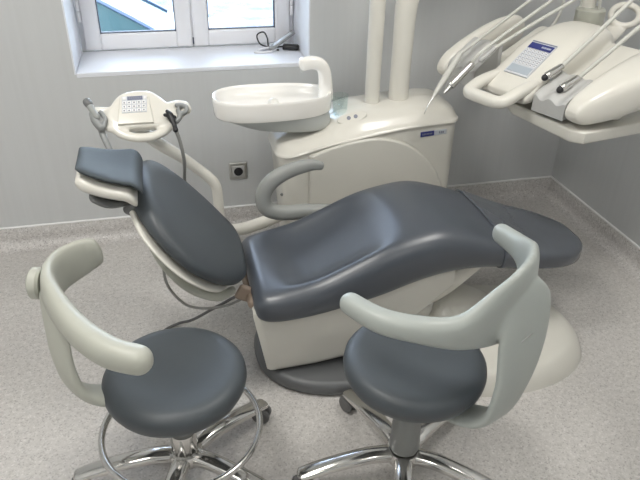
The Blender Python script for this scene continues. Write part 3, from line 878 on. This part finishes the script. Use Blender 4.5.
# black saliva ejector handpiece with its hose in the right clip
se = thing('saliva_ejector', 'black ejector handpiece with pale hose hanging at the right end of the keypad console', 'saliva ejector', tuple(Vector((-0.10, 2.15, 0)) + cp(*pl(169, 125), 0.03)))
bs = cp(*pl(169, 125), 0.03)
q_ = [Vector(p[:3]) - bs for p in cs_([(165.5, 117.5), (168, 122), (171, 131), (172, 137)], 0.01, None, 0.034)]
bm = new(); sweep(bm, [(*q_[0], 0.006), (*q_[1], 0.012), (*q_[2], 0.008), (*q_[3], 0.009)], n=12); obj('nozzle', bm, M['black'], se)
bm = new(); sweep(bm, [(*(q_[1] + Vector((-0.016, 0, 0.003))), 0.006), (*(q_[1] + Vector((0.014, 0, -0.006))), 0.006)], n=10, smooth=0); obj('lever', bm, M['black'], se)
e_ = q_[3]
bm = new(); tube(bm, [tuple(e_), tuple(e_ + Vector((0.010, 0.0, -0.04))), tuple(e_ + Vector((0.018, 0.01, -0.12))), tuple(e_ + Vector((0.014, 0.05, -0.24))), tuple(e_ + Vector((0.04, 0.07, -0.38)))], 0.0062); obj('hose', bm, M['ghose'], se)

# ------------------------------------------------------------------ instrument delivery unit
DO = Vector((1.045, 2.245, 0)); DZ = math.atan2(-0.93, 0.37)
dl = thing('instrument_delivery_unit', 'cream instrument table with keypad and front handle hanging on the right', 'instrument table', (DO.x, DO.y, 0), DZ)
CS = 0.25                                     # centre line
bm = new()
# central body: loft along t (y), rising to the back
rs = []
tab_z = [(0.0, 0.880), (0.05, 0.897), (0.10, 0.924), (0.17, 0.968), (0.236, 1.010), (0.33, 1.045), (0.43, 1.058), (0.50, 1.05), (0.56, 1.0)]
tab_b = [(0.0, 0.84), (0.1, 0.84), (0.3, 0.86), (0.56, 0.92)]
tab_w = [(0.0, 0.105), (0.1, 0.112), (0.3, 0.115), (0.43, 0.105), (0.56, 0.085)]
for i in range(41):
    t_ = 0.03 + 0.53 * i / 40
    zt, zb, w_ = hermite(tab_z, t_), hermite(tab_b, t_), hermite(tab_w, t_)
    h = (zt - zb) / 2; f = max(0.5, end_f(min(t_ - 0.03, 0.56 - t_) + 0.004, 0.04, 2.2))
    rs.append([Vector((CS + math.copysign(abs(math.cos(a)) ** (2 / 4.2), math.cos(a)) * w_, t_, zb + h + math.copysign(abs(math.sin(a)) ** (2 / 3.6), math.sin(a)) * h * f)) for a in [2 * PI * k / 40 for k in range(40)]])
rings(bm, rs)
# side shoulders linking body and wings
rbox(bm, (0.31, 0.36, 0.915), (0.60, 0.34, 0.08), 0.03, Matrix.Rotation(0.36, 3, 'X'))
obj('delivery_body', bm, M['cream'], dl, mods=(('remesh', 0.006, 6),))
# front loop handle
bm = new()
sweep(bm, [(CS - 0.080, 0.13, 0.905, 0.022, 0.019), (CS - 0.083, 0.03, 0.892, 0.022, 0.020), (CS - 0.080, -0.035, 0.872, 0.023, 0.021), (CS - 0.062, -0.062, 0.865, 0.024, 0.021), (CS, -0.068, 0.865, 0.025, 0.021), (CS + 0.062, -0.062, 0.865, 0.024, 0.021), (CS + 0.080, -0.035, 0.872, 0.023, 0.021), (CS + 0.083, 0.03, 0.892, 0.022, 0.020), (CS + 0.080, 0.13, 0.905, 0.022, 0.019)], n=16, up=(0, 0, 1), e=2.6)
obj('handle', bm, M['cream'], dl, angle=0)
# wings with holder pads
def wing(x0, x1, t1):
    bm = new(); rs = []
    for i in range(31):
        t_ = 0.045 + (t1 - 0.045) * (0.5 - 0.5 * math.cos(PI * i / 30))
        d = min(t_ - 0.045, t1 - t_)
        f = max(0.1, end_f(d + 0.0005, 0.05, 2.1))
        zt = hermite([(0, 0.885), (0.08, 0.925), (0.16, 0.965), (0.3, 1.012), (0.42, 1.03), (0.55, 1.02)], t_); zb = hermite([(0, 0.825), (0.2, 0.845), (0.55, 0.93)], t_)
        h = (zt - zb) / 2; xo = x1 if x0 < 0.1 else x1 - 0.10 * (1 - min(1, (t_ - 0.045) / 0.28)) ** 1.5
        cx = (x0 + xo) / 2; w_ = (xo - x0) / 2 * (0.55 + 0.45 * f)
        rs.append([Vector((cx + math.copysign(abs(math.cos(a)) ** (2 / 3.6), math.cos(a)) * w_, t_, zb + h + math.copysign(abs(math.sin(a)) ** (2 / 3.0), math.sin(a)) * h * f)) for a in [2 * PI * k / 36 for k in range(36)]])
    rings(bm, rs)
    return obj('wing', bm, M['cream'], dl, angle=0)
w1 = wing(0.500, 0.665, 0.55)
w2 = wing(-0.105, -0.046, 0.50)
def pad(x0, x1, sl=0.44):
    bm = new(); cx = (x0 + x1) / 2
    def grooves(x):
        z = 0.0
        for g_ in (0.25, 0.75):
            gx = x0 + (x1 - x0) * g_; z -= 0.016 * math.exp(-((x - gx) / 0.020) ** 2)
        return z
    N = 24; rs = []
    for i in range(19):
        t_ = 0.060 + 0.135 * i / 18
        f = end_f(min(t_ - 0.06, 0.195 - t_) + 0.003, 0.02, 2.2)
        zt = 0.872 + sl * t_
        top = []
        for k in range(N + 1):
            x = x0 + (x1 - x0) * k / N
            ed = end_f(min(x - x0, x1 - x) + 0.002, 0.015, 2.2)
            top.append(Vector((x, t_, zt - 0.02 * (1 - f) - 0.012 * (1 - ed) + grooves(x) * (1 if t_ < 0.14 else 0.5))))
        bot = [Vector((x0 + (x1 - x0) * k / N, t_, 0.825 + 0.1 * t_)) for k in range(N, -1, -1)]
        rs.append(top + bot)
    rings(bm, rs)
    return obj('holder_pad', bm, M['holder'], dl, angle=60)
pad(0.368, 0.498); pad(-0.050, 0.092, 0.60)
# lower tray under the front
bm = new(); tp = [(0.26, 0.10), (0.54, 0.055), (0.585, 0.075), (0.635, 0.33), (0.58, 0.48), (0.10, 0.48), (0.06, 0.42), (0.16, 0.16)]
poly_prism(bm, tp, 0.772, 0.815, 0.008); obj('lower_tray', bm, M['cream2'], dl, angle=40)
# keypad decal on the slope
A0 = Vector((CS, 0.092, 0.9205)); A1 = Vector((CS, 0.236, 1.0115))
ky = (A1 - A0).normalized(); kx = Vector((1, 0, 0)); kn = kx.cross(ky)
KM = Matrix((( kx.x, ky.x, kn.x, A0.x), (kx.y, ky.y, kn.y, A0.y), (kx.z, ky.z, kn.z, A0.z), (0, 0, 0, 1)))
KL = (A1 - A0).length
def slab(name, x0, x1, y0, y1, z0, z1, m, parent, bev=0.0006):
    bm = new(); poly_prism(bm, [(x0, y0), (x1, y0), (x1, y1), (x0, y1)], z0, z1, bev, KM); return obj(name, bm, m, parent, smooth=False)
kd = slab('keypad', -0.052, 0.052, 0, KL, -0.01, 0.0045, M['keys'], dl)
slab('keypad_banner', -0.050, 0.050, KL - 0.040, KL - 0.012, 0.004, 0.0058, M['navy'], kd)
slab('keypad_banner', -0.052, 0.052, KL - 0.008, KL - 0.003, 0.004, 0.0056, M['ink'], kd)
slab('display', -0.046, 0.046, 0.008, 0.042, 0.004, 0.0058, M['lcd'], kd)
bm = new()
for r_ in range(5):
    for c_ in range(6):
        x = -0.042 + c_ * 0.0168; y = 0.054 + r_ * 0.0165
        poly_prism(bm, ell(x, y, 0.0050, 0.0052, n=10), 0.004, 0.0055, 0, KM)
obj('keys', bm, M['key'], kd, smooth=False)
bm = new()
for r_ in range(5):
    for c_ in range(6):
        x = -0.042 + c_ * 0.0168; y = 0.054 + r_ * 0.0165
        poly_prism(bm, [(x - 0.003, y - 0.002), (x + 0.003, y - 0.002), (x + 0.003, y + 0.001), (x - 0.003, y + 0.001)], 0.0055, 0.006, 0, KM)
        poly_prism(bm, [(x - 0.006, y + 0.0065), (x + 0.006, y + 0.0065), (x + 0.006, y + 0.0080), (x - 0.006, y + 0.0080)], 0.0045, 0.005, 0, KM)
obj('key_print', bm, M['ink'], kd, smooth=False)
bm = new()
for k, wd in enumerate((5, 4, 6, 3, 5, 5, 3)):
    x = 0.004 + sum((5, 4, 6, 3, 5, 5, 3)[:k]) * 0.0009 + k * 0.0018
    poly_prism(bm, [(x, KL - 0.030), (x + wd * 0.0009, KL - 0.030), (x + wd * 0.0009, KL - 0.022), (x, KL - 0.022)], 0.0058, 0.0062, 0, KM)
obj('banner_print', bm, M['silver'], kd, smooth=False)
# cup ring at the back right
bm = new(); torus(bm, (0.255, 0.70, 1.062), 0.052, 0.013, (0.3, -0.5, 0.75))
sweep(bm, [(0.252, 0.672, 1.022, 0.040, 0.016), (0.258, 0.63, 1.00, 0.040, 0.020), (0.265, 0.56, 0.985, 0.046, 0.026), (0.27, 0.46, 0.97, 0.055, 0.03)], n=14, up=(0, 0, 1))
obj('cup_ring', bm, M['cream'], dl, mods=(('remesh', 0.004, 4),))
# rear hinge and suspension post
bm = new(); lathe(bm, [(0.001, 0), (0.052, 0), (0.056, 0.006), (0.056, 0.13), (0.050, 0.136), (0.001, 0.138)], (0.185, 0.57, 0.955), 32); rbox(bm, (0.20, 0.50, 0.975), (0.12, 0.14, 0.05), 0.02)
obj('rear_hinge', bm, M['stoolarm'], dl)
bm = new(); sweep(bm, [(0.170, 0.57, 1.085, 0.026), (0.170, 0.57, 1.30, 0.026), (0.15, 0.545, 1.40, 0.030), (0.05, 0.47, 1.425, 0.036), (-0.06, 0.40, 1.42, 0.036)], n=16, up=(1, 0, 0), smooth=6)
obj('suspension_post', bm, M['cream'], dl)

# dental instruments resting in the holders, each with its hose looping overhead to the rear
def dloc(p):
    c_, s_ = math.cos(DZ), math.sin(DZ)
    return Vector((DO.x + p[0] * c_ - p[1] * s_, DO.y + p[0] * s_ + p[1] * c_, p[2]))
def instrument(name, label, base, parts, hose, hr=0.0065, hm='hose', group=None):
    t = thing(name, label, 'dental instrument', tuple(dloc(base)), DZ, group)
    B = Vector(base)
    for nm, pth, m in parts:
        bm = new(); sweep(bm, [(*(Vector(p[:3]) - B), p[3]) for p in pth], n=14, smooth=4); obj(nm, bm, M[m], t)
    bm = new(); tube(bm, [tuple(Vector(p) - B) for p in hose], hr, n=10); obj('hose', bm, M[hm], t)
    return t
def overhead(p, mid, end):
    e = Vector(end); d = (e - Vector(p)).normalized()
    q1 = e + d * 0.09
    return [p] + ([mid] if mid else []) + [end, tuple(q1), tuple(q1 + Vector((0, 0.07, 0.02))), tuple(q1 + Vector((0, 0.115, -0.05))), (q1.x, q1.y + 0.10, 1.03), (q1.x, 0.50, 0.975)]
instrument('scaler', 'long white ultrasonic scaler with thin hooked tip, outermost on the left holder', (0.02, 0.03, 0.93),
           [('scaler_body', [(0.020, 0.040, 0.945, 0.0110), (0.042, -0.03, 0.895, 0.0125), (0.059, -0.085, 0.858, 0.0105), (0.072, -0.125, 0.830, 0.0065)], 'hose'),
            ('scaler_tip', [(0.072, -0.125, 0.830, 0.0045), (0.082, -0.158, 0.806, 0.0025), (0.087, -0.174, 0.790, 0.0018), (0.086, -0.178, 0.776, 0.0012)], 'steel')],
           overhead((0.019, 0.042, 0.947), None, (0.045, 0.38, 1.12)))
instrument('handpiece', 'silver dental handpiece with narrow shank in the left holder, beside the scaler', (0.10, 0.0, 0.91),
           [('handpiece_body', [(0.100, 0.020, 0.930, 0.0145), (0.099, -0.068, 0.870, 0.0165)], 'chrome'),
            ('handpiece_neck', [(0.099, -0.070, 0.868, 0.010), (0.106, -0.108, 0.848, 0.0055)], 'steel')],
           overhead((0.100, 0.022, 0.932), (0.118, 0.060, 0.985), (0.140, 0.36, 1.125)))
instrument('instrument_hose', 'empty pale hose end in the left holder, next to the instrument keypad', (0.125, 0.06, 0.96),
           [('connector', [(0.128, 0.100, 0.984, 0.009), (0.118, 0.050, 0.950, 0.009)], 'holder')],
           overhead((0.129, 0.102, 0.986), (0.175, 0.27, 1.075), (0.195, 0.38, 1.12)))
instrument('handpiece', 'silver tube-ended hose in the right holder, nearest the keypad', (0.373, 0.12, 0.95),
           [('connector', [(0.379, 0.165, 0.968, 0.0130), (0.372, 0.112, 0.946, 0.0150)], 'chrome'), ('bore', [(0.372, 0.112, 0.946, 0.0115), (0.370, 0.098, 0.940, 0.0115)], 'black')],
           overhead((0.380, 0.167, 0.969), None, (0.44, 0.40, 1.18)), 0.0075)
instrument('handpiece', 'silver tube-ended hose in the right holder, furthest from the keypad', (0.444, 0.11, 0.925),
           [('connector', [(0.450, 0.165, 0.946, 0.0130), (0.443, 0.108, 0.924, 0.0150)], 'chrome'), ('bore', [(0.443, 0.108, 0.924, 0.0115), (0.441, 0.094, 0.918, 0.0115)], 'black')],
           overhead((0.451, 0.167, 0.947), None, (0.53, 0.34, 1.12)), 0.0075)

# ------------------------------------------------------------------ operator stools
def stool(label, loc, zs, az, leg0, armtab, plate, arm_m, ring=None, post='grey', boss=None):
    t = thing('operator_stool', label, 'stool', (loc[0], loc[1], 0), 0, 'operator stools')
    R = 0.189
    bm = new(); prof = [(0.001, zs - 0.078), (0.115, zs - 0.078), (0.158, zs - 0.076), (0.178, zs - 0.065), (0.187, zs - 0.047), (R, zs - 0.033), (0.187, zs - 0.019), (0.179, zs - 0.008), (0.166, zs - 0.001), (0.145, zs + 0.001), (0.11, zs - 0.004), (0.06, zs - 0.008), (0.02, zs - 0.0085), (0.001, zs - 0.0085)]
    lathe(bm, prof, n=64); obj('seat', bm, M['uph2'], t, angle=0)
    bm = new(); lathe(bm, [(0.001, zs - 0.10), (0.09, zs - 0.10), (0.11, zs - 0.084), (0.001, zs - 0.08)], n=32); obj('seat_plate', bm, M['dgrey'], t)
    if post == 'grey':
        bm = new(); lathe(bm, [(0.001, 0.122), (0.041, 0.122), (0.044, 0.132), (0.041, 0.2), (0.037, zs - 0.098), (0.001, zs - 0.097)], n=32); obj('post', bm, M['post'], t)
    else:
        bm = new(); lathe(bm, [(0.001, 0.15), (0.034, 0.15), (0.034, zs - 0.098), (0.001, zs - 0.097)], n=32); obj('post', bm, M['post'], t)
        bm = new(); lathe(bm, [(0.001, 0.118), (0.036, 0.118), (0.038, 0.123), (0.038, 0.185), (0.036, 0.19), (0.001, 0.19)], n=32); obj('post_collar', bm, M['chrome'], t)
    bm = new(); lathe(bm, [(0.001, 0.068), (0.038, 0.068), (0.05, 0.08), (0.052, 0.105), (0.047, 0.117), (0.001, 0.118)], n=32); obj('hub', bm, M['chrome'], t)
    for k in range(5):
        a = math.radians(leg0 + 72 * k); c_, s_ = math.cos(a), math.sin(a)
        bm = new()
        sweep(bm, [(c_ * r, s_ * r, z, ra, rb) for r, z, ra, rb in ((0.035, 0.098, 0.027, 0.021), (0.10, 0.104, 0.026, 0.019), (0.19, 0.094, 0.0255, 0.017), (0.26, 0.079, 0.026, 0.0145), (0.305, 0.068, 0.023, 0.011))], n=18, up=(0, 0, 1), e=2.5)
        leg = obj('leg', bm, M['chrome'], t, angle=0)
        bm = new()
        side = Vector((-s_, c_, 0)); cc = Vector((c_ * 0.298, s_ * 0.298, 0.0295))
        tw = k * 1.1 + leg0 * 0.02
        wx = (Vector((math.cos(a + tw), math.sin(a + tw), 0)))
        for sg in (-1, 1): lathe(bm, [(0.001, -0.009), (0.025, -0.009), (0.029, -0.005), (0.029, 0.005), (0.025, 0.009), (0.001, 0.009)], cc + wx * (0.0135 * sg), 22, axis=wx)
        rbox(bm, cc + Vector((0, 0, 0.012)), (0.012, 0.03, 0.04), 0.005); tube(bm, [tuple(cc + Vector((0, 0, 0.02))), tuple(cc + Vector((0, 0, 0.04)))], 0.009, smooth=0)
        obj('caster', bm, M['caster'], leg)
    if ring:
        bm = new(); torus(bm, (0, 0, ring[1]), ring[0], 0.0095, n=64, m=12)
        for k in range(2):
            a = math.radians((75, 110)[k])
            tube(bm, [(math.cos(a) * 0.03, math.sin(a) * 0.03, ring[1] + 0.03), (math.cos(a) * 0.12, math.sin(a) * 0.12, ring[1] + 0.012), (math.cos(a) * ring[0], math.sin(a) * ring[0], ring[1])], 0.007)
        lathe(bm, [(0.034, ring[1] + 0.01), (0.04, ring[1] + 0.012), (0.04, ring[1] + 0.045), (0.034, ring[1] + 0.047)], n=24)
        obj('foot_ring', bm, M['chrome'], t, angle=0)
    # wrap-around back and arm support: band + bracket fused into one moulding
    bm = new()
    rel = lambda P: [(p[0] - loc[0], p[1] - loc[1], *p[2:]) for p in P]
    sweep(bm, rel(armtab), n=20, up=(0, 0, 1), smooth=8, e=2.3)
    sweep(bm, rel(plate), n=20, up=(-math.sin(math.radians(az)), math.cos(math.radians(az)), 0), e=2.6, smooth=6)
    bk = obj('arm_support', bm, arm_m, t, mods=(('remesh', 0.005, 14),))
    if boss:
        bm = new(); lathe(bm, [(0.001, 0), (boss[2] - 0.006, 0), (boss[2], 0.006), (boss[2], boss[3] - 0.006), (boss[2] - 0.008, boss[3]), (0.001, boss[3] + 0.001)], boss[0], 32, axis=boss[1]); obj('adjuster_knob', bm, arm_m, bk)
    return t

# left stool: back at the left
stool('stool on the left with wrap-around beige arm support and chrome foot ring', (-0.06, 1.315), 0.425, 214, 178,
      [(-0.118, 1.075, 0.675, 0.031, 0.033), (-0.180, 1.112, 0.677, 0.031, 0.036), (-0.245, 1.190, 0.680, 0.029, 0.040), (-0.298, 1.290, 0.682, 0.025, 0.046), (-0.328, 1.385, 0.674, 0.021, 0.060), (-0.315, 1.462, 0.672, 0.018, 0.062), (-0.262, 1.512, 0.676, 0.016, 0.056), (-0.228, 1.525, 0.682, 0.015, 0.044)],
      [(-0.322, 1.345, 0.680, 0.016, 0.050), (-0.322, 1.315, 0.60, 0.015, 0.050), (-0.318, 1.290, 0.52, 0.015, 0.048), (-0.302, 1.280, 0.445, 0.016, 0.046), (-0.262, 1.287, 0.398, 0.017, 0.046), (-0.20, 1.30, 0.375, 0.016, 0.044), (-0.12, 1.312, 0.350, 0.012, 0.035)],
      M['stoolarm'], ring=(0.218, 0.205), post='chrome', boss=((-0.285, 0.085, 0.682), (-1, 0.25, 0), 0.040, 0.030))
# right stool: back plate facing the camera
stool('stool on the right, its broad grey back plate turned to the camera', (0.56, 1.18), 0.474, -68, 178,
      [(0.375, 1.185, 0.665, 0.027, 0.028), (0.425, 1.108, 0.665, 0.029, 0.031), (0.505, 1.055, 0.665, 0.029, 0.034), (0.60, 1.035, 0.658, 0.026, 0.050), (0.70, 1.050, 0.680, 0.021, 0.092), (0.782, 1.098, 0.705, 0.020, 0.096), (0.832, 1.165, 0.708, 0.020, 0.080), (0.864, 1.230, 0.700, 0.022, 0.056), (0.882, 1.300, 0.690, 0.024, 0.038), (0.875, 1.390, 0.682, 0.025, 0.030)],
      [(0.785, 1.085, 0.735, 0.014, 0.050), (0.780, 1.068, 0.70, 0.015, 0.082), (0.762, 1.030, 0.60, 0.016, 0.085), (0.738, 1.000, 0.495, 0.016, 0.064), (0.708, 1.000, 0.405, 0.016, 0.052), (0.655, 1.045, 0.368, 0.016, 0.046), (0.585, 1.13, 0.364, 0.012, 0.035)],
      M['stoolarm2'])
mk = bpy.data.objects['operator_stool.001']
bm = new(); rbox(bm, (0.758 - 0.56 + 0.37 * 0.0175, 1.036 - 1.18 - 0.93 * 0.0175, 0.625), (0.040, 0.003, 0.0035), 0.001, Matrix.Rotation(math.radians(22), 3, 'Z') @ Matrix.Rotation(-0.25, 3, 'Y'))
obj('embossed_mark', bm, M['greyarm'], [c for c in mk.children if c.name.startswith('arm_support')][0])

# ------------------------------------------------------------------ small things on the sill
sz = WZ0 + 0.0062
t = thing('charger_plug', 'small black plug with a black cord loop on the window sill', 'plug', (0.585, 2.985, sz))
b = new(); rbox(b, (0.0, 0, 0.012), (0.075, 0.036, 0.024), 0.007, Matrix.Rotation(-0.35, 3, 'Z')); obj('plug_body', b, M['black'], t)
b = new(); tube(b, [(-0.03, 0.01, 0.015), (-0.08, 0.02, 0.01), (-0.135, 0.04, 0.02), (-0.15, 0.05, 0.06), (-0.12, 0.045, 0.075), (-0.105, 0.03, 0.05), (-0.10, 0.015, 0.012), (-0.06, -0.01, 0.004)], 0.0035); obj('cord', b, M['black'], t)
t = thing('handset', 'flat grey handset leaning across the black plug on the sill', 'handset', (0.545, 2.985, sz))
b = new(); rbox(b, (0.0, 0.005, 0.043), (0.15, 0.032, 0.014), 0.006, Matrix.Rotation(0.45, 3, 'Z') @ Matrix.Rotation(-0.42, 3, 'Y')); obj('handset_body', b, M['mgrey'], t)
b = new(); rbox(b, (0.0, -0.0, 0.0505), (0.11, 0.018, 0.004), 0.002, Matrix.Rotation(0.45, 3, 'Z') @ Matrix.Rotation(-0.42, 3, 'Y')); obj('handset_face', b, M['silver'], t)
b = new(); tube(b, [(0.0, 0, 0.004), (0.04, 0.025, 0.006), (0.075, 0.03, 0.01), (0.09, 0.01, 0.010), (0.06, -0.015, 0.006), (0.02, -0.02, 0.004), (-0.015, -0.012, 0.004)], 0.0042, n=10)
tube(b, [(0.0, 0, 0.008), (0.03, 0.005, 0.016), (0.07, 0.012, 0.018)], 0.004, n=10)
o_ = tag(obj('white_cable', b, M['upvc']), 'short white coiled cable on the sill, left of the grey handset', 'cable'); o_.location = (0.425, 2.965, sz)

# ------------------------------------------------------------------ cables on the floor
def cable(name, pts, r, m, label):
    bm = new(); p0 = Vector(pts[0]); tube(bm, [tuple(Vector(p) - p0) for p in pts], r, n=10)
    o = tag(obj(name, bm, M[m]), label, 'cable'); o.location = p0; return o
cable('grey_cable', [(-0.068, 1.72, 0.515), (-0.07, 1.72, 0.44), (-0.054, 1.72, 0.383), (-0.018, 1.72, 0.329), (0.022, 1.72, 0.307), (0.07, 1.72, 0.299), (0.12, 1.72, 0.303), (0.171, 1.72, 0.324), (0.205, 1.73, 0.345)], 0.0045, 'ghose',
      'thin grey cable drooping in a loop under the backrest')
cable('dark_cable', [(0.22, 1.80, 0.31), (0.16, 1.85, 0.24), (0.08, 1.92, 0.145), (0.0, 1.985, 0.055), (-0.056, 2.028, 0.012), (-0.12, 1.99, 0.008), (-0.20, 1.86, 0.008), (-0.27, 1.68, 0.008)], 0.0055, 'dhose',
      'dark cable sloping from the seat hinge down to the floor behind the left stool')

# ------------------------------------------------------------------ camera
cam = bpy.data.cameras.new('Camera'); cam.sensor_width = 36; cam.sensor_fit = 'HORIZONTAL'; cam.lens = 36 * 640 / 640; cam.clip_start = 0.05
co = bpy.data.objects.new('Camera', cam); C.objects.link(co); S.camera = co
R_ = Vector((0.97254, -0.23206, 0.01788))
D_ = Vector((-0.10610, -0.51041, -0.85336))
F_ = Vector((0.20716, 0.82803, -0.52101))
co.matrix_world = Matrix(((R_.x, -D_.x, -F_.x, 0), (R_.y, -D_.y, -F_.y, 0), (R_.z, -D_.z, -F_.z, 1.6), (0, 0, 0, 1)))

S.view_settings.view_transform = 'Standard'; S.view_settings.look = 'None'
S.view_settings.gamma = 1; S.view_settings.use_curve_mapping = False
S.view_settings.exposure = 0.46
